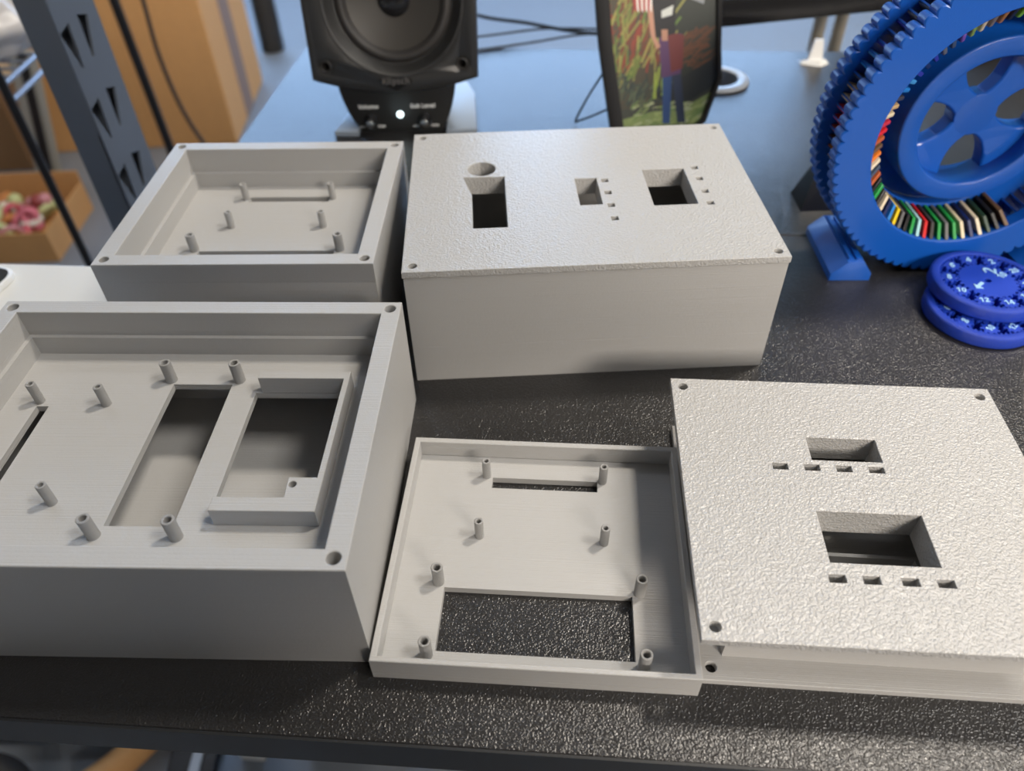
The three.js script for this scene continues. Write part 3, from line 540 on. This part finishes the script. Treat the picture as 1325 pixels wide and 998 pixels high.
// ---------------------------------------------------------------- cardboard boxes on the floor
{
  const t = thing('cardboard_box', 'tall closed cardboard carton standing behind the slotted post', 'box', [-0.7895, FLOOR, -2.1129], 0.06);
  part('carton', bx(-0.52, 0, 0, 0.62, -0.46, 0, 0.004), card, t);
  part('tape', bx(0.0002, 0.0012, 0.001, 0.6205, -0.27, -0.17), std(0.24, 0.17, 0.145, 0.95), t);
  part('tape', bx(-0.52, 0.0012, 0.62, 0.6212, -0.27, -0.17), std(0.24, 0.17, 0.145, 0.95), t);
}
{
  const t = thing('cardboard_box', 'low open cardboard box full of pink and white bits', 'box', [-1.069, FLOOR, -1.5242], 0.05);
  const w = 0.34, d = 0.24, h = 0.078, k = 0.004;
  part('front_side', bx(-w, 0, 0, h, -k, 0), card, t); part('back_side', bx(-w, 0, 0, h + 0.03, -d, -d + k), card, t);
  part('right_side', bx(-k, 0, 0, h, -d + k, -k), card, t); part('left_side', bx(-w, -w + k, 0, h, -d + k, -k), card, t);
  part('bottom', bx(-w + k, -k, 0, k, -d + k, -k), card, t);
  const cols = [[0.7, 0.2, 0.28], [0.6, 0.12, 0.16], [0.75, 0.72, 0.66], [0.5, 0.2, 0.06], [0.55, 0.6, 0.3], [0.65, 0.3, 0.35], [0.3, 0.06, 0.06]];
  const bits = [];
  for (let i = 0; i < 60; i++) {
    const g = clean(i % 3 ? new THREE.TorusGeometry(0.012 + rnd() * 0.01, 0.006 + rnd() * 0.004, 8, 16) : new THREE.IcosahedronGeometry(0.013 + rnd() * 0.008, 1));
    g.rotateX(rnd() * 3); g.rotateY(rnd() * 3); g.translate(-0.05 - rnd() * 0.24, 0.03 + rnd() * 0.04, -0.05 - rnd() * 0.145);
    const c = cols[i % 7], n = g.attributes.position.count, a = new Float32Array(n * 3); for (let k = 0; k < n; k++) a.set(c, 3 * k);
    g.setAttribute('color', new THREE.BufferAttribute(a, 3)); bits.push(g);
  }
  const heap = single('packing_bits', mergeGeometries(bits), std(1, 1, 1, 0.6, { vertexColors: true }), 'heap of small pink and white bits inside the low open cardboard box', 'packing bits', [-1.069, FLOOR, -1.5242], 0.05);
  heap.userData.kind = 'stuff';
}
{
  const t = thing('cardboard_box', 'dark brown carton behind the wire shelf at far left', 'box', [-1.33, FLOOR, -1.98], 0.06);
  part('carton', bx(-0.5, 0, 0, 0.22, -0.35, 0, 0.004), std(0.2, 0.115, 0.055, 0.8), t);
  const u = thing('cardboard_box', 'pale carton high up behind the plastic bag at top left', 'box', [-1.33, FLOOR + 0.22, -1.98], 0.06);
  part('carton', bx(-0.5, 0, 0, 0.42, -0.3, 0, 0.004), std(0.6, 0.48, 0.33, 0.8), u);
  part('tape', bx(-0.16, 0.001, 0.17, 0.2, 0.0002, 0.001), std(0.03, 0.2, 0.3, 0.4), u);
  const b = thing('leaning_board', 'grey board with a dark stripe leaning upright behind the wire shelf pole', 'board', [-1.24, FLOOR + 0.008, -1.88]);
  b.rotation.z = -0.22;
  part('board', bx(-0.03, 0.03, 0, 0.36, -0.02, 0, 0.002), std(0.32, 0.32, 0.29, 0.6), b);
  part('dark_stripe', bx(-0.006, 0.016, 0.005, 0.355, 0.0001, 0.002), std(0.012, 0.012, 0.014, 0.5), b);
}
{
  single('shelf_rod', bar([-0.7130, -0.13, -1.5], [-0.696, -0.735, -1.5], 0.009, 12), blackMetal, 'thick black rod standing in front of the tall carton', 'rod');
  single('hanging_cable', tube([[-0.655, 0.1, -1.5], [-0.6594, -0.16, -1.5], [-0.6639, -0.2573, -1.5], [-0.6534, -0.3642, -1.5], [-0.6327, -0.4357, -1.5], [-0.58, -0.56, -1.5], [-0.5, -0.733, -1.5]], 0.0042), std(0.02, 0.02, 0.025, 0.5), 'thin dark cable curving down in front of the tall carton', 'cable');
  single('dark_cylinder', lathe([[0, 0], [0.035, 0], [0.04, 0.004], [0.04, 0.42], [0.034, 0.43], [0, 0.43]], 32), blackRubber, 'dark upright cylinder standing on the floor right of the tall carton', 'cylinder', [-0.84, FLOOR, -2.85]);
}
// ---------------------------------------------------------------- under the desk
{
  const t = thing('spool', 'black plastic spool on the floor under the left of the desk', 'spool', [-0.655, FLOOR, -0.27]);
  part('flange', slab(circle(0, 0, 100, 64), [circle(0, 0, 27, 32), ...[0, 1, 2, 3, 4, 5].map(k => circle(62 * Math.cos(k * 1.047), 62 * Math.sin(k * 1.047), 18, 24))], 0.1, 4, 0.8), blackGloss, t);
  part('flange', slab(circle(0, 0, 100, 64), [circle(0, 0, 27, 32), ...[0, 1, 2, 3, 4, 5].map(k => circle(62 * Math.cos(k * 1.047), 62 * Math.sin(k * 1.047), 18, 24))], 60, 64, 0.8), blackGloss, t);
  part('core', lathe([[0.027, 0.004], [0.08, 0.004], [0.08, 0.06], [0.027, 0.06]], 48), blackPlastic, t);
  single('cardboard_strip', tube([[-0.55, FLOOR + 0.004, -0.33], [-0.5, FLOOR + 0.004, -0.375], [-0.465, FLOOR + 0.004, -0.43], [-0.45, FLOOR + 0.004, -0.5]], 0.02, 30, 10).scale(1, 1, 1).translate(0, 0.017, 0), card, 'curved brown cardboard roll on the floor below the desk front', 'cardboard');
  const bl = thing('storage_bin', 'black bin on the floor below the desk, beside white boxes', 'bin', [-0.235, FLOOR, -0.43]);
  part('body', hull([[-0.035, 0, -0.06], [0.035, 0, -0.06], [0.035, 0, 0.05], [-0.035, 0, 0.05], [-0.04, 0.05, -0.065], [0.04, 0.05, -0.065], [0.04, 0.05, 0.055], [-0.04, 0.05, 0.055]]), blackPlastic, bl);
  part('rim', bx(-0.043, 0.043, 0.05, 0.056, -0.068, 0.058, 0.002), blackPlastic, bl);
  for (const [x, w, lab] of [[-0.167, 0.05, 'small white box on the floor beside the black bin'], [-0.03, 0.16, 'long white box on the floor under the desk centre']]) {
    const b = thing('white_box', lab, 'box', [x, FLOOR, -0.42]);
    part('body', bx(-w / 2, w / 2, 0, 0.03, -0.05, 0.05, 0.002), whitePlastic, b); part('lid', bx(-w / 2 - 0.002, w / 2 + 0.002, 0.03, 0.038, -0.052, 0.052, 0.002), whitePlastic, b);
  }
  const cr = thing('crate', 'low black crate on the floor behind the black spool', 'crate', [-0.6, FLOOR, -0.56]);
  part('body', merge(bx(-0.1, 0.1, 0, 0.006, -0.14, 0.14), bx(-0.1, 0.1, 0.006, 0.06, 0.134, 0.14), bx(-0.1, 0.1, 0.006, 0.06, -0.14, -0.134), bx(-0.1, -0.094, 0.006, 0.06, -0.134, 0.134), bx(0.094, 0.1, 0.006, 0.06, -0.134, 0.134)), blackPlastic, cr);
  part('rim', merge(bx(-0.106, 0.106, 0.06, 0.065, 0.132, 0.146), bx(-0.106, 0.106, 0.06, 0.065, -0.146, -0.132), bx(-0.106, -0.092, 0.06, 0.065, -0.132, 0.132), bx(0.092, 0.106, 0.06, 0.065, -0.132, 0.132)), blackPlastic, cr);
  const fr = thing('floor_rail', 'black floor rail with a pale strip on the floor below the desk', 'rail', [-0.4115, FLOOR, -0.6]);
  part('channel', bx(-0.036, 0.024, 0, 0.016, -0.3, 0.32, 0.002), blackMetal, fr); part('strip', bx(-0.0065, 0.0065, 0.016, 0.02, -0.3, 0.32, 0.001), std(0.5, 0.5, 0.5, 0.4), fr);
}
// ---------------------------------------------------------------- the photographer behind the camera, whose body shades the front left
{
  const J = { hip: [0, 0.06, 0.25], waist: [0, 0.22, 0.215], chest: [0, 0.43, 0.21], neck: [-0.02, 0.55, 0.15] };
  const caps = [[J.hip, J.waist, 0.155, 0.13], [J.waist, J.chest, 0.13, 0.13], [[-0.14, 0.46, 0.2], [0.14, 0.46, 0.2], 0.075, 0.075], [J.chest, J.neck, 0.075, 0.05], [[-0.03, 0.62, 0.11], [-0.03, 0.69, 0.09], 0.08, 0.09]];
  for (const s of [-1, 1]) {
    caps.push([[s * 0.17, 0.47, 0.2], [s * 0.26, 0.34, 0.26], 0.05, 0.04], [[s * 0.26, 0.34, 0.26], [s * 0.1, 0.27, 0.085], 0.038, 0.027]);
    caps.push([[s * 0.08, 0.06, 0.25], [s * 0.1, -0.32, 0.24], 0.085, 0.058], [[s * 0.1, -0.32, 0.24], [s * 0.1, -0.68, 0.3], 0.056, 0.04], [[s * 0.1, -0.7, 0.3], [s * 0.11, -0.71, 0.15], 0.038, 0.028]);
  }
  const dist = (x, y, z, [a, b, ra, rb]) => { const bx_ = b[0] - a[0], by = b[1] - a[1], bz = b[2] - a[2], px = x - a[0], py = y - a[1], pz = z - a[2]; const t = Math.max(0, Math.min(1, (px * bx_ + py * by + pz * bz) / (bx_ * bx_ + by * by + bz * bz))); return Math.hypot(px - bx_ * t, py - by * t, pz - bz * t) - (ra + (rb - ra) * t); };
  const field = list => (x, y, z) => { let s = 0; for (const c of list) s += Math.exp(-dist(x, y, z, c) * 45); return Math.log(s) / 45; };
  function skin(f, c, h, res) {
    const mc = new MarchingCubes(res, blackRubber, false, false, 120000); mc.isolation = 0;
    for (let k = 0; k < res; k++) for (let j = 0; j < res; j++) for (let i = 0; i < res; i++) mc.field[i + j * res + k * res * res] = f(c[0] + h * (2 * i / res - 1), c[1] + h * (2 * j / res - 1), c[2] + h * (2 * k / res - 1));
    mc.update(); const n = mc.count, g = new THREE.BufferGeometry();
    g.setAttribute('position', new THREE.BufferAttribute(mc.positionArray.slice(0, n * 3), 3)); g.setAttribute('normal', new THREE.BufferAttribute(mc.normalArray.slice(0, n * 3), 3)); g.setAttribute('uv', new THREE.BufferAttribute(new Float32Array(n * 2), 2));
    g.scale(h, h, h); g.translate(...c); return g;
  }
  const p = thing('person', 'person in dark clothes leaning over the desk front and holding up a phone', 'person', [0, 0, 0]);
  part('body', skin(field(caps), [0, 0, 0.35], 0.8, 88), std(0.03, 0.03, 0.035, 0.85), p);
  const hands = [];
  for (const s of [-1, 1]) {
    const f = [[[s * 0.1, 0.27, 0.085], [s * 0.104, 0.28, 0.062], 0.024, 0.02]];
    for (let k = 0; k < 4; k++) { const y = 0.262 + k * 0.014; f.push([[s * 0.1, y, 0.055], [s * 0.092, y + 0.008, 0.026], 0.009, 0.0085], [[s * 0.092, y + 0.008, 0.026], [s * 0.085, y + 0.012, 0.012 - 0.004 * (k % 2)], 0.0085, 0.007]); }
    f.push([[s * 0.094, 0.265, 0.07], [s * 0.088, 0.3, 0.06], 0.011, 0.009], [[s * 0.088, 0.3, 0.06], [s * 0.085, 0.315, 0.05], 0.009, 0.0075]);
    hands.push(skin((x, y, z) => { let q = 0; for (const c of f) q += Math.exp(-dist(x, y, z, c) * 400); return Math.log(q) / 400; }, [s * 0.08, 0.28, 0.05], 0.06, 40));
  }
  part('hand', hands[0], std(0.5, 0.3, 0.22, 0.6), p); part('hand', hands[1], std(0.5, 0.3, 0.22, 0.6), p);
  const ph = single('phone', bx(-0.075, 0.075, -0.035, 0.035, 0, 0.008, 0.003), blackGloss, 'black phone held level in both hands of the person', 'phone', [0, 0.295, 0.03]);
  ph.rotation.x = -0.767;
}
renderer.render(scene, camera);
